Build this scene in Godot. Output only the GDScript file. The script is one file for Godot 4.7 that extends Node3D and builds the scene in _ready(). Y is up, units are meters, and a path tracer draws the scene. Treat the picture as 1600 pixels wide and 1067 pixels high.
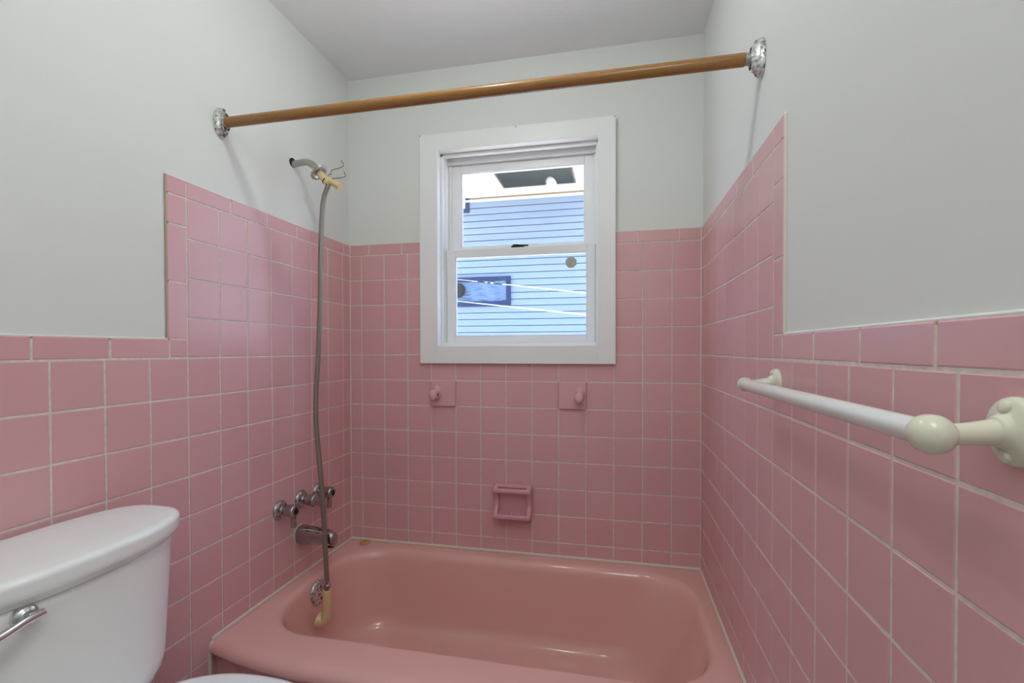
extends Node3D

# ------------------------------------------------------------------ measures
const W := 1.4772          # tub alcove, left wall to right wall
const CEIL := 2.42
const DEEP := 2.60         # back wall to the wall behind the camera
const T := 0.1095          # tile pitch
const Y0 := 1.64           # joint below the top trim
const TRIM_TOP := 1.687
const TRIM_LOW := 1.252
const RIM := 0.378
const PLASTER := -0.007
const GROUT := -0.0011

var rng := RandomNumberGenerator.new()
var tile_cache := {}
var taken := {}
var M := {}

# ------------------------------------------------------------------ mesh builder
class MB:
	var v := PackedVector3Array()
	var n := PackedVector3Array()

	func tri(a: Vector3, b: Vector3, c: Vector3, na: Vector3, nb: Vector3, nc: Vector3) -> void:
		var g := (b - a).cross(c - a)
		if g.length_squared() < 1e-16:
			return
		if g.dot(na + nb + nc) > 0.0:      # Godot's front faces run clockwise
			v.append_array([a, c, b]); n.append_array([na, nc, nb])
		else:
			v.append_array([a, b, c]); n.append_array([na, nb, nc])

	func quad(a: Vector3, b: Vector3, c: Vector3, d: Vector3, na: Vector3, nb: Vector3, nc: Vector3, nd: Vector3) -> void:
		tri(a, b, c, na, nb, nc); tri(a, c, d, na, nc, nd)

	func flat(a: Vector3, b: Vector3, c: Vector3, d: Vector3, nn: Vector3) -> void:
		quad(a, b, c, d, nn, nn, nn, nn)

	# P: rows of points; closed across j; normals from differences, sign fixed by `sgn`
	func grid(P: Array, wrap := true, sgn := 1.0) -> void:
		var ni := P.size()
		var nj: int = P[0].size()
		var N := []
		for i in ni:
			var row := PackedVector3Array()
			for j in nj:
				var ia := maxi(i - 1, 0)
				var ib := mini(i + 1, ni - 1)
				var ja := (j - 1 + nj) % nj if wrap else maxi(j - 1, 0)
				var jb := (j + 1) % nj if wrap else mini(j + 1, nj - 1)
				var di: Vector3 = P[ib][j] - P[ia][j]
				var dj: Vector3 = P[i][jb] - P[i][ja]
				row.append((di.normalized().cross(dj.normalized()) * sgn).normalized())
			N.append(row)
		for i in ni - 1:
			for j in (nj if wrap else nj - 1):
				var k := (j + 1) % nj
				quad(P[i][j], P[i + 1][j], P[i + 1][k], P[i][k], N[i][j], N[i + 1][j], N[i + 1][k], N[i][k])

	# profile of (radius, height) turned round the y axis of `at`
	func lathe(prof: Array, at := Transform3D.IDENTITY, segs := 24, sx := 1.0) -> void:
		var P := []
		var big := 0
		for i in prof.size():
			if prof[i].x > prof[big].x:
				big = i
		for p in prof:
			var row := PackedVector3Array()
			var r: float = maxf(p.x, 0.00002)
			for j in segs:
				var a := TAU * j / segs
				row.append(at * Vector3(cos(a) * r * sx, p.y, sin(a) * r))
			P.append(row)
		# outward sign: compare at the widest ring
		var ia := maxi(big - 1, 0)
		var ib := mini(big + 1, prof.size() - 1)
		var di: Vector3 = P[ib][0] - P[ia][0]
		var dj: Vector3 = P[big][1] - P[big][segs - 1]
		var out: Vector3 = P[big][0] - at * Vector3(0, prof[big].y, 0)
		var c := di.cross(dj).dot(out)
		grid(P, true, 1.0 if c >= 0.0 else -1.0)

	func tube(pts: Array, rad, segs := 12, caps := true) -> void:
		var C := []
		var R := []
		var np := pts.size()
		for i in np:
			C.append(pts[i]); R.append(rad[i] if rad is Array else rad)
		if caps:
			var d0: Vector3 = (C[0] - C[1]).normalized()
			var d1: Vector3 = (C[np - 1] - C[np - 2]).normalized()
			var r0: float = R[0]
			var r1: float = R[np - 1]
			C = [C[0] + d0 * r0 * 0.08, C[0] + d0 * r0 * 0.08, C[0]] + C + [C[np - 1], C[np - 1] + d1 * r1 * 0.08, C[np - 1] + d1 * r1 * 0.08]
			R = [0.00002, r0 * 0.9, r0] + R + [r1, r1 * 0.9, 0.00002]
		var n2 := C.size()
		var P := []
		var up := Vector3.ZERO
		for i in n2:
			var a: Vector3 = pts[clampi(i - 3 if caps else i, 0, np - 1)]
			var k := clampi(i - 3 if caps else i, 0, np - 1)
			var d: Vector3 = (pts[mini(k + 1, np - 1)] - pts[maxi(k - 1, 0)]).normalized()
			if up == Vector3.ZERO:
				up = Vector3.UP if absf(d.y) < 0.9 else Vector3.RIGHT
			up = (up - d * up.dot(d)).normalized()
			var side := d.cross(up)
			var row := PackedVector3Array()
			for j in segs:
				var t := TAU * j / segs
				row.append(C[i] + (up * cos(t) + side * sin(t)) * R[i])
			P.append(row)
		# d x ... : outward when the ring runs up -> side
		grid(P, true, -1.0 if _sign(P, pts, caps) else 1.0)

	func _sign(P: Array, pts: Array, caps: bool) -> bool:
		var i := 4 if caps else 1
		i = mini(i, P.size() - 2)
		var di: Vector3 = P[i + 1][0] - P[i - 1][0]
		var dj: Vector3 = P[i][1] - P[i][P[i].size() - 1]
		var c := Vector3.ZERO
		for q in P[i]:
			c += q
		c /= P[i].size()
		return di.cross(dj).dot(P[i][0] - c) < 0.0

	# box with rounded edges
	func rbox(at: Transform3D, size: Vector3, b := 0.003, s := 1) -> void:
		b = minf(b, minf(size.x, minf(size.y, size.z)) * 0.49)
		var h := size * 0.5
		var inner := h - Vector3(b, b, b)
		for f in 6:
			var ax := f / 2
			var sg := 1.0 if f % 2 == 0 else -1.0
			var u := (ax + 1) % 3
			var w := (ax + 2) % 3
			var cu := PackedFloat32Array()
			for k in s + 1:
				cu.append(-tan(PI / 4 * (1.0 - float(k) / s)))
			var lu := []
			for k in s + 1: lu.append([-1.0, cu[k]])
			for k in range(s, -1, -1): lu.append([1.0, -cu[k]])
			var P := []
			var N := []
			for p in lu:
				var rp := PackedVector3Array()
				var rn := PackedVector3Array()
				for q in lu:
					var d := Vector3.ZERO
					d[ax] = sg; d[u] = p[1]; d[w] = q[1]
					d = d.normalized()
					var c := Vector3.ZERO
					c[ax] = sg * inner[ax]; c[u] = p[0] * inner[u]; c[w] = q[0] * inner[w]
					rp.append(at * (c + d * b)); rn.append((at.basis * d).normalized())
				P.append(rp); N.append(rn)
			for i in P.size() - 1:
				for j in P.size() - 1:
					quad(P[i][j], P[i + 1][j], P[i + 1][j + 1], P[i][j + 1], N[i][j], N[i + 1][j], N[i + 1][j + 1], N[i][j + 1])

	# plain box between two corners, slightly rounded
	func bx(a: Vector3, c: Vector3, b := 0.002) -> void:
		rbox(Transform3D(Basis(), (a + c) * 0.5), (c - a).abs(), b)

	# sharp box
	func box(a: Vector3, c: Vector3) -> void:
		for ax in 3:
			var u := (ax + 1) % 3
			var w := (ax + 2) % 3
			for s in 2:
				var q := []
				for k in [[0, 0], [1, 0], [1, 1], [0, 1]]:
					var p := Vector3.ZERO
					p[ax] = c[ax] if s == 1 else a[ax]
					p[u] = c[u] if k[0] == 1 else a[u]
					p[w] = c[w] if k[1] == 1 else a[w]
					q.append(p)
				var nn := Vector3.ZERO
				nn[ax] = 1.0 if s == 1 else -1.0
				flat(q[0], q[1], q[2], q[3], nn)

	func done() -> ArrayMesh:
		var arr := []
		arr.resize(Mesh.ARRAY_MAX)
		arr[Mesh.ARRAY_VERTEX] = v
		arr[Mesh.ARRAY_NORMAL] = n
		var m := ArrayMesh.new()
		m.add_surface_from_arrays(Mesh.PRIMITIVE_TRIANGLES, arr)
		return m

# each corner of a profile gets a small rounding
func crisp(prof: Array, e := 0.0006) -> Array:
	var out := [prof[0]]
	for i in range(1, prof.size() - 1):
		var p: Vector2 = prof[i]
		var a: Vector2 = prof[i - 1]
		var b: Vector2 = prof[i + 1]
		out.append(p + (a - p).normalized() * minf(e, (a - p).length() * 0.4))
		out.append(p + (b - p).normalized() * minf(e, (b - p).length() * 0.4))
	out.append(prof[-1])
	return out

func spline(pts: Array, per := 8) -> Array:
	var out := []
	for i in pts.size() - 1:
		var p0: Vector3 = pts[maxi(i - 1, 0)]
		var p1: Vector3 = pts[i]
		var p2: Vector3 = pts[i + 1]
		var p3: Vector3 = pts[mini(i + 2, pts.size() - 1)]
		for k in per:
			out.append(p1.cubic_interpolate(p2, p0, p3, float(k) / per))
	out.append(pts[-1])
	return out

# transform whose y axis points along `dir`
func along(pos: Vector3, dir: Vector3) -> Transform3D:
	var y := dir.normalized()
	var x := (Vector3.UP if absf(y.y) < 0.9 else Vector3.BACK).cross(y).normalized()
	return Transform3D(Basis(x, y, x.cross(y)), pos)

# ------------------------------------------------------------------ scene helpers
func numbered(parent: Node, called: String) -> String:
	var key := str(parent.get_instance_id()) + called
	var k: int = taken.get(key, 0)
	taken[key] = k + 1
	return called if k == 0 else "%s_%03d" % [called, k]

func put(mesh: Mesh, called: String, mat: Material, parent: Node = self) -> MeshInstance3D:
	var o := MeshInstance3D.new()
	o.mesh = mesh
	o.material_override = mat
	o.name = numbered(parent, called)
	o.cast_shadow = GeometryInstance3D.SHADOW_CASTING_SETTING_ON
	parent.add_child(o, true)
	return o

func group_node(called: String, at := Vector3.ZERO) -> Node3D:
	var o := Node3D.new()
	o.name = numbered(self, called)
	add_child(o, true)
	o.position = at
	return o

func tag(o: Node, label: String, category: String, group := "") -> void:
	o.set_meta("label", label)
	o.set_meta("category", category)
	if group != "":
		o.set_meta("group", group)

func structure(o: Node, label := "", category := "") -> void:
	o.set_meta("kind", "structure")
	if label != "":
		o.set_meta("label", label)
		o.set_meta("category", category)

func mat(c: Color, rough := 0.5, metal := 0.0) -> StandardMaterial3D:
	var m := StandardMaterial3D.new()
	m.albedo_color = c
	m.roughness = rough
	m.metallic = metal
	return m

func noise_tex(freq: float, seed_: int, as_normal := false, bump := 1.0, lo := Color.BLACK, hi := Color.WHITE, size := 256) -> NoiseTexture2D:
	var f := FastNoiseLite.new()
	f.seed = seed_
	f.frequency = freq
	f.fractal_octaves = 3
	var t := NoiseTexture2D.new()
	t.width = size; t.height = size
	t.seamless = true
	t.noise = f
	t.as_normal_map = as_normal
	t.bump_strength = bump
	if not as_normal:
		var g := Gradient.new()
		g.set_color(0, lo); g.set_color(1, hi)
		t.color_ramp = g
	return t

func triplanar(m: StandardMaterial3D, scale: float) -> void:
	m.uv1_triplanar = true
	m.uv1_world_triplanar = true
	m.uv1_scale = Vector3.ONE * scale

func materials() -> void:
	# painted plaster, roller texture
	var p := mat(Color8(232, 232, 229), 0.62)
	p.normal_enabled = true
	p.normal_texture = noise_tex(0.06, 3, true, 2.0)
	p.normal_scale = 0.06
	triplanar(p, 4.0)
	M.paint = p
	var cp := mat(Color8(247, 247, 248), 0.75)
	cp.normal_enabled = true
	cp.normal_texture = p.normal_texture
	cp.normal_scale = 0.12
	triplanar(cp, 3.0)
	M.ceiling = cp
	# glazed pink wall tile, a few firings
	var wob := noise_tex(0.018, 9, true, 3.0)
	M.tiles = []
	for c in [Color8(224, 173, 177), Color8(223, 172, 175), Color8(225, 174, 177), Color8(223, 171, 175), Color8(225, 175, 178)]:
		var t := mat(c, 0.26)
		t.normal_enabled = true
		t.normal_texture = wob
		t.normal_scale = 0.09
		triplanar(t, 7.0)
		M.tiles.append(t)
	M.ceramic = mat(Color8(226, 176, 180), 0.2)
	M.soap = mat(Color8(218, 160, 170), 0.18)
	var g := mat(Color8(236, 226, 218), 0.85)
	g.albedo_texture = noise_tex(0.03, 21, false, 1.0, Color(0.90, 0.89, 0.87), Color.WHITE)
	triplanar(g, 6.0)
	M.grout = g
	M.caulk = mat(Color8(224, 214, 200), 0.5)
	M.old_caulk = mat(Color8(176, 160, 142), 0.6)
	M.edge_paint = mat(Color8(230, 230, 226), 0.5)
	# bathtub enamel
	var e := mat(Color8(235, 182, 176), 0.14)
	e.normal_enabled = true
	e.normal_texture = noise_tex(0.02, 14, true, 2.0)
	e.normal_scale = 0.05
	triplanar(e, 5.0)
	M.tub = e
	M.white_wood = mat(Color8(246, 246, 247), 0.32)
	M.vinyl = mat(Color8(246, 245, 245), 0.30)
	M.porcelain = mat(Color8(249, 250, 250), 0.08)
	M.seat = mat(Color8(249, 249, 249), 0.18)
	M.chrome = mat(Color8(172, 170, 172), 0.07, 1.0)
	M.flush_chrome = mat(Color8(214, 214, 216), 0.12, 1.0)
	# chrome with pitting, flakes of rust and lime
	var r := mat(Color.WHITE, 0.34, 0.75)
	var gr := Gradient.new()
	gr.offsets = PackedFloat32Array([0.0, 0.30, 0.37, 0.44, 1.0])
	gr.colors = PackedColorArray([Color8(48, 42, 34), Color8(96, 88, 74), Color8(190, 189, 184), Color8(218, 218, 217), Color8(232, 232, 232)])
	var nt := noise_tex(0.05, 33)
	nt.color_ramp = gr
	r.albedo_texture = nt
	triplanar(r, 7.0)
	M.pitted = r
	M.hose = mat(Color8(146, 140, 132), 0.40, 0.7)
	M.pipe = mat(Color8(176, 178, 172), 0.30, 0.9)
	M.cream = mat(Color8(226, 203, 156), 0.38)
	M.ivory = mat(Color8(226, 222, 203), 0.24)
	M.towel_tube = mat(Color8(232, 230, 228), 0.16)
	M.dark = mat(Color8(24, 22, 20), 0.7)
	M.wire = mat(Color8(120, 112, 104), 0.3, 0.9)
	# simulated wood grain on the curtain rod
	var w := mat(Color.WHITE, 0.33)
	var fw := FastNoiseLite.new()
	fw.seed = 5; fw.frequency = 0.03
	var wt := NoiseTexture2D.new()
	wt.width = 256; wt.height = 256; wt.noise = fw; wt.seamless = true
	var gw := Gradient.new()
	gw.set_color(0, Color8(146, 100, 52)); gw.set_color(1, Color8(164, 117, 66))
	wt.color_ramp = gw
	w.albedo_texture = wt
	w.roughness = 0.26
	triplanar(w, 1.0)
	w.uv1_scale = Vector3(1.2, 30, 30)
	M.rod = w
	M.steel = mat(Color8(165, 165, 170), 0.35, 0.8)
	var gl := mat(Color(0.92, 0.97, 1.0, 0.04), 0.0)
	gl.transparency = BaseMaterial3D.TRANSPARENCY_ALPHA
	gl.metallic_specular = 0.25
	M.glass = gl
	M.sticker = mat(Color8(180, 182, 170), 0.6)
	M.lock = mat(Color8(42, 38, 34), 0.4, 0.6)
	M.rust = mat(Color8(206, 156, 96), 0.55)
	# outside
	M.siding = []
	for c in [Color8(148, 165, 188), Color8(150, 167, 190), Color8(146, 164, 186)]:
		M.siding.append(mat(c, 0.6))
	M.navy = mat(Color8(24, 46, 88), 0.6)
	for q in [M.navy, M.siding[0], M.siding[1], M.siding[2]]:
		q.metallic_specular = 0.15
	M.soffit = mat(Color8(244, 242, 232), 0.7)
	M.frieze = mat(Color8(168, 142, 116), 0.7)
	M.vent = mat(Color8(22, 24, 19), 0.9)
	M.vent.metallic_specular = 0.1
	M.vent_edge = mat(Color8(128, 104, 88), 0.7)
	M.lamp_white = mat(Color8(244, 244, 242), 0.4)
	M.cable_white = mat(Color8(240, 240, 236), 0.5)
	M.cable_dark = mat(Color8(20, 20, 24), 0.8)
	M.cable_dark.metallic_specular = 0.1
	M.neigh_glass = mat(Color8(104, 134, 166), 0.3)
	M.neigh_blind = mat(Color8(206, 218, 230), 0.6)
	var gd := mat(Color8(196, 194, 186), 0.9)
	M.ground = gd
	M.roof = mat(Color8(90, 86, 82), 0.9)
	M.facade = mat(Color8(225, 223, 216), 0.7)
	M.floor = mat(Color8(200, 196, 190), 0.35)
	M.door = mat(Color8(228, 228, 225), 0.4)
	M.brass = mat(Color8(190, 160, 96), 0.25, 1.0)

# ------------------------------------------------------------------ tiles
func tile_mesh(w: float, h: float, e := 0.0024) -> ArrayMesh:
	var key := "%d_%d_%d" % [roundi(w * 10000), roundi(h * 10000), roundi(e * 10000)]
	if tile_cache.has(key):
		return tile_cache[key]
	var b := MB.new()
	var rings := [[0.0, e], [-e * 0.3, e * 0.3], [-e, 0.0], [-0.0075, 0.0]]
	var tilt := [0.0, 0.9, 1.57, 1.57]
	var P := []
	var N := []
	for k in 4:
		var x: float = w * 0.5 - rings[k][1]
		var y: float = h * 0.5 - rings[k][1]
		var row := []
		var nr := []
		for c in [[-1, -1], [1, -1], [1, 1], [-1, 1]]:
			row.append(Vector3(c[0] * x, c[1] * y, rings[k][0]))
			nr.append((Vector3(c[0], c[1], 0).normalized() * sin(tilt[k]) + Vector3(0, 0, cos(tilt[k]))).normalized())
		P.append(row); N.append(nr)
	b.quad(P[0][0], P[0][1], P[0][2], P[0][3], N[0][0], N[0][1], N[0][2], N[0][3])
	for k in 3:
		for j in 4:
			var q := (j + 1) % 4
			# side normals without the corner lean, so long edges keep one highlight
			var dir := Vector3.ZERO
			dir = ((P[3][j] + P[3][q]) * 0.5); dir.z = 0
			dir = Vector3(signf(dir.x), 0, 0) if absf(dir.x) > 0.4 * w and absf(dir.y) < 1e-6 else Vector3(0, signf(dir.y), 0)
			var n0: Vector3 = (dir * sin(tilt[k]) + Vector3(0, 0, cos(tilt[k]))).normalized()
			var n1: Vector3 = (dir * sin(tilt[k + 1]) + Vector3(0, 0, cos(tilt[k + 1]))).normalized()
			b.quad(P[k][j], P[k + 1][j], P[k + 1][q], P[k][q], n0, n1, n1, n0)
	tile_cache[key] = b.done()
	return tile_cache[key]

# F: wall frame (x along the wall, y up, z out of it)
func lay_tile(parent: Node, F: Transform3D, a: Vector2, c: Vector2, called := "tile", joint := 0.0031, e := 0.0024) -> void:
	var w := c.x - a.x - joint
	var h := c.y - a.y - joint
	if w < 0.006 or h < 0.006:
		return
	var o := put(tile_mesh(w, h, e), called, M.tiles[rng.randi() % M.tiles.size()], parent)
	var lean := Basis.from_euler(Vector3(rng.randf_range(-1, 1), rng.randf_range(-1, 1), rng.randf_range(-0.6, 0.6)) * 0.0025)
	o.transform = F * Transform3D(lean, Vector3((a.x + c.x) * 0.5, (a.y + c.y) * 0.5, rng.randf_range(-0.0004, 0.0003)))

func wall_back() -> void:
	var b := MB.new()
	var ox0 := 0.411; var ox1 := 1.099; var oy0 := 1.23; var oy1 := 2.073
	for r in [[-0.14, ox0, -0.1, CEIL + 0.14], [ox1, W + 0.14, -0.1, CEIL + 0.14], [ox0, ox1, -0.1, oy0], [ox0, ox1, oy1, CEIL + 0.14]]:
		b.box(Vector3(r[0], r[2], -0.16), Vector3(r[1], r[3], PLASTER))
	var wall := put(b.done(), "wall_back", M.paint)
	structure(wall, "back wall over the tub, white paint above pink tile", "wall")
	var F := Transform3D.IDENTITY
	var g := MB.new()
	for r in [[0.0, 0.38, 0.33, TRIM_TOP - 0.004], [1.13, W, 0.33, TRIM_TOP - 0.004], [0.38, 1.13, 0.33, 1.2]]:
		g.box(Vector3(r[0], r[2], PLASTER), Vector3(r[1], r[3], GROUT))
	put(g.done(), "grout", M.grout, wall)
	var xs := [0.0]
	for k in 13: xs.append(0.05645 + k * T)
	xs.append(W)
	for r in 12:
		var y1 := Y0 - r * T
		var y0 := maxf(Y0 - (r + 1) * T, RIM - 0.012)
		for k in xs.size() - 1:
			var x0: float = xs[k]
			var x1: float = xs[k + 1]
			if r == 5 and (absf(x0 - 0.385) < 0.01 or absf(x0 - 0.9325) < 0.01):
				continue                                    # the two glazed post plates sit here
			if r < 4:                                       # behind the window
				if x0 > 0.375 and x1 < 1.16:
					continue
			lay_tile(wall, F, Vector2(x0, y0), Vector2(x1, y1))
	var tx := [0.0, 0.0934, 0.2486, 0.39]
	for k in 3: lay_tile(wall, F, Vector2(tx[k], Y0), Vector2(tx[k + 1], TRIM_TOP + 0.002), "trim_tile", 0.0028, 0.0032)
	tx = [1.12, 1.2443, 1.3975, W]
	for k in 3: lay_tile(wall, F, Vector2(tx[k], Y0), Vector2(tx[k + 1], TRIM_TOP + 0.002), "trim_tile", 0.0028, 0.0032)
	var c := MB.new()
	c.tube([Vector3(0.0, TRIM_TOP + 0.001, -0.005), Vector3(0.345, TRIM_TOP + 0.001, -0.005)], 0.0042, 8)
	c.tube([Vector3(1.15, TRIM_TOP + 0.001, -0.005), Vector3(W, TRIM_TOP + 0.001, -0.005)], 0.0042, 8)
	put(c.done(), "paint_bead", M.edge_paint, wall)

# left and right walls share one layout; `side` -1 left, 1 right
func wall_side(side: int) -> void:
	var left := side < 0
	var b := MB.new()
	if left:
		b.box(Vector3(-0.14, -0.1, PLASTER), Vector3(PLASTER, CEIL + 0.14, DEEP + 0.14))
	else:
		b.box(Vector3(W - PLASTER, -0.1, PLASTER), Vector3(W + 0.14, CEIL + 0.14, DEEP + 0.14))
	var wall := put(b.done(), "wall_left" if left else "wall_right", M.paint)
	structure(wall, "left wall with shower fittings, white paint above pink tile" if left else "right wall with towel bar, white paint above pink tile", "wall")
	# frame: x along the wall away from the corner (right) or towards it (left)
	var F := Transform3D(Basis(Vector3(0, 0, -1), Vector3.UP, Vector3.RIGHT), Vector3.ZERO) if left else Transform3D(Basis(Vector3(0, 0, 1), Vector3.UP, Vector3.LEFT), Vector3(W, 0, 0))
	var zt := 0.8246 if left else 0.8255       # joint between field and upright trim
	var ze := 0.883
	var zmax := zt + 7 * T + 0.001
	var g := MB.new()
	var gx := func(z0: float, z1: float, y0: float, y1: float) -> void:
		if left:
			g.box(Vector3(PLASTER, y0, z0), Vector3(GROUT, y1, z1))
		else:
			g.box(Vector3(W - GROUT, y0, z0), Vector3(W - PLASTER, y1, z1))
	gx.call(0.0, ze - 0.004, 0.0, TRIM_TOP - 0.004)
	gx.call(ze - 0.004, zmax, 0.0, TRIM_LOW - 0.004)
	put(g.done(), "grout", M.grout, wall)
	var lay := func(z0: float, z1: float, y0: float, y1: float, called := "tile", j := 0.0031, e := 0.0024) -> void:
		if left: lay_tile(wall, F, Vector2(-z1, y0), Vector2(-z0, y1), called, j, e)
		else: lay_tile(wall, F, Vector2(z0, y0), Vector2(z1, y1), called, j, e)
	# field: columns from the corner to the upright trim, then on towards the room
	var zs := [0.0]
	for k in range(7, -8, -1):
		zs.append(zt - k * T)
	for r in 15:
		var y1 := Y0 - r * T
		var y0 := y1 - T
		for k in zs.size() - 1:
			var z0: float = zs[k]
			var z1: float = zs[k + 1]
			if r < 4 and z0 > zt - 0.01:
				continue
			if z1 < 0.76 and y0 < RIM - 0.012:      # behind the tub
				if y1 < RIM + 0.01:
					continue
				lay.call(z0, z1, RIM - 0.012, y1)
			else:
				lay.call(z0, z1, y0, y1)
	# top trim, corner pieces, upright trim, wainscot trim
	var tz := [0.0, zt - 5 * 0.1555, zt - 4 * 0.1555, zt - 3 * 0.1555, zt - 2 * 0.1555, zt - 0.1555, zt, ze]
	for k in 7: lay.call(tz[k], tz[k + 1] + (0.002 if k == 6 else 0.0), Y0, TRIM_TOP + 0.002, "trim_tile", 0.0028, 0.0032)
	var ty := [TRIM_LOW, TRIM_LOW + 0.1545, TRIM_LOW + 0.309, Y0]
	for k in 3: lay.call(zt, ze + 0.002, ty[k], ty[k + 1], "trim_tile", 0.0028, 0.0032)
	var y4 := Y0 - 4 * T
	var lz := [zt, 0.879, 1.031, 1.184, 1.339, 1.494, zmax]
	for k in 6: lay.call(lz[k], lz[k + 1], y4, TRIM_LOW + 0.002, "trim_tile", 0.0030, 0.0032)
	var c := MB.new()
	var x := -0.005 if left else W + 0.005
	c.tube([Vector3(x, TRIM_TOP + 0.001, 0.0), Vector3(x, TRIM_TOP + 0.001, ze)], 0.0030, 8)
	c.tube([Vector3(x, TRIM_LOW + 0.001, ze), Vector3(x, TRIM_LOW + 0.001, zmax)], 0.0030, 8)
	put(c.done(), "paint_bead", M.edge_paint, wall)
	var c2 := MB.new()
	c2.tube([Vector3(x, TRIM_TOP, ze + 0.0005), Vector3(x, TRIM_LOW, ze + 0.0005)], 0.0030 if left else 0.0042, 8)
	put(c2.done(), "caulk_bead", M.old_caulk if left else M.caulk, wall)

func shell() -> void:
	wall_back()
	wall_side(-1)
	wall_side(1)
	var b := MB.new()
	# wall behind the camera with a doorway
	for r in [[0.0, 0.55, 0.0, CEIL], [1.33, W, 0.0, CEIL], [0.55, 1.33, 2.03, CEIL]]:
		b.box(Vector3(r[0], r[2], DEEP), Vector3(r[1], r[3], DEEP + 0.12))
	structure(put(b.done(), "wall_front", M.paint), "white painted wall behind the camera around the door", "wall")
	var d := group_node("door_1", Vector3(0.55, 0, DEEP + 0.02))
	structure(d, "white flush door in the wall facing the window", "door")
	b = MB.new()
	b.bx(Vector3(0.005, 0.008, 0.0), Vector3(0.775, 2.02, 0.04), 0.003)
	put(b.done(), "door_leaf", M.door, d)
	b = MB.new()
	b.bx(Vector3(-0.07, 0, -0.036), Vector3(0.0, 2.10, -0.02), 0.003)
	b.bx(Vector3(0.78, 0, -0.036), Vector3(0.85, 2.10, -0.02), 0.003)
	b.bx(Vector3(-0.07, 2.03, -0.037), Vector3(0.85, 2.10, -0.02), 0.003)
	put(b.done(), "door_casing", M.white_wood, d)
	b = MB.new()
	b.lathe(crisp([Vector2(0, 0.0), Vector2(0.03, 0.0), Vector2(0.03, 0.006), Vector2(0.011, 0.01), Vector2(0.011, 0.03), Vector2(0.024, 0.04), Vector2(0.026, 0.052), Vector2(0.016, 0.062), Vector2(0, 0.064)]), along(Vector3(0.71, 0.97, 0), Vector3(0, 0, -1)))
	put(b.done(), "knob", M.brass, d)
	b = MB.new()
	b.box(Vector3(-0.14, -0.1, -0.16), Vector3(W + 0.14, 0.0, DEEP + 0.14))
	structure(put(b.done(), "floor", M.floor), "pale bathroom floor", "floor")
	b = MB.new()
	b.box(Vector3(-0.14, CEIL, -0.16), Vector3(W + 0.14, CEIL + 0.14, DEEP + 0.14))
	structure(put(b.done(), "ceiling", M.ceiling), "flat white painted ceiling", "ceiling")

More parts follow.
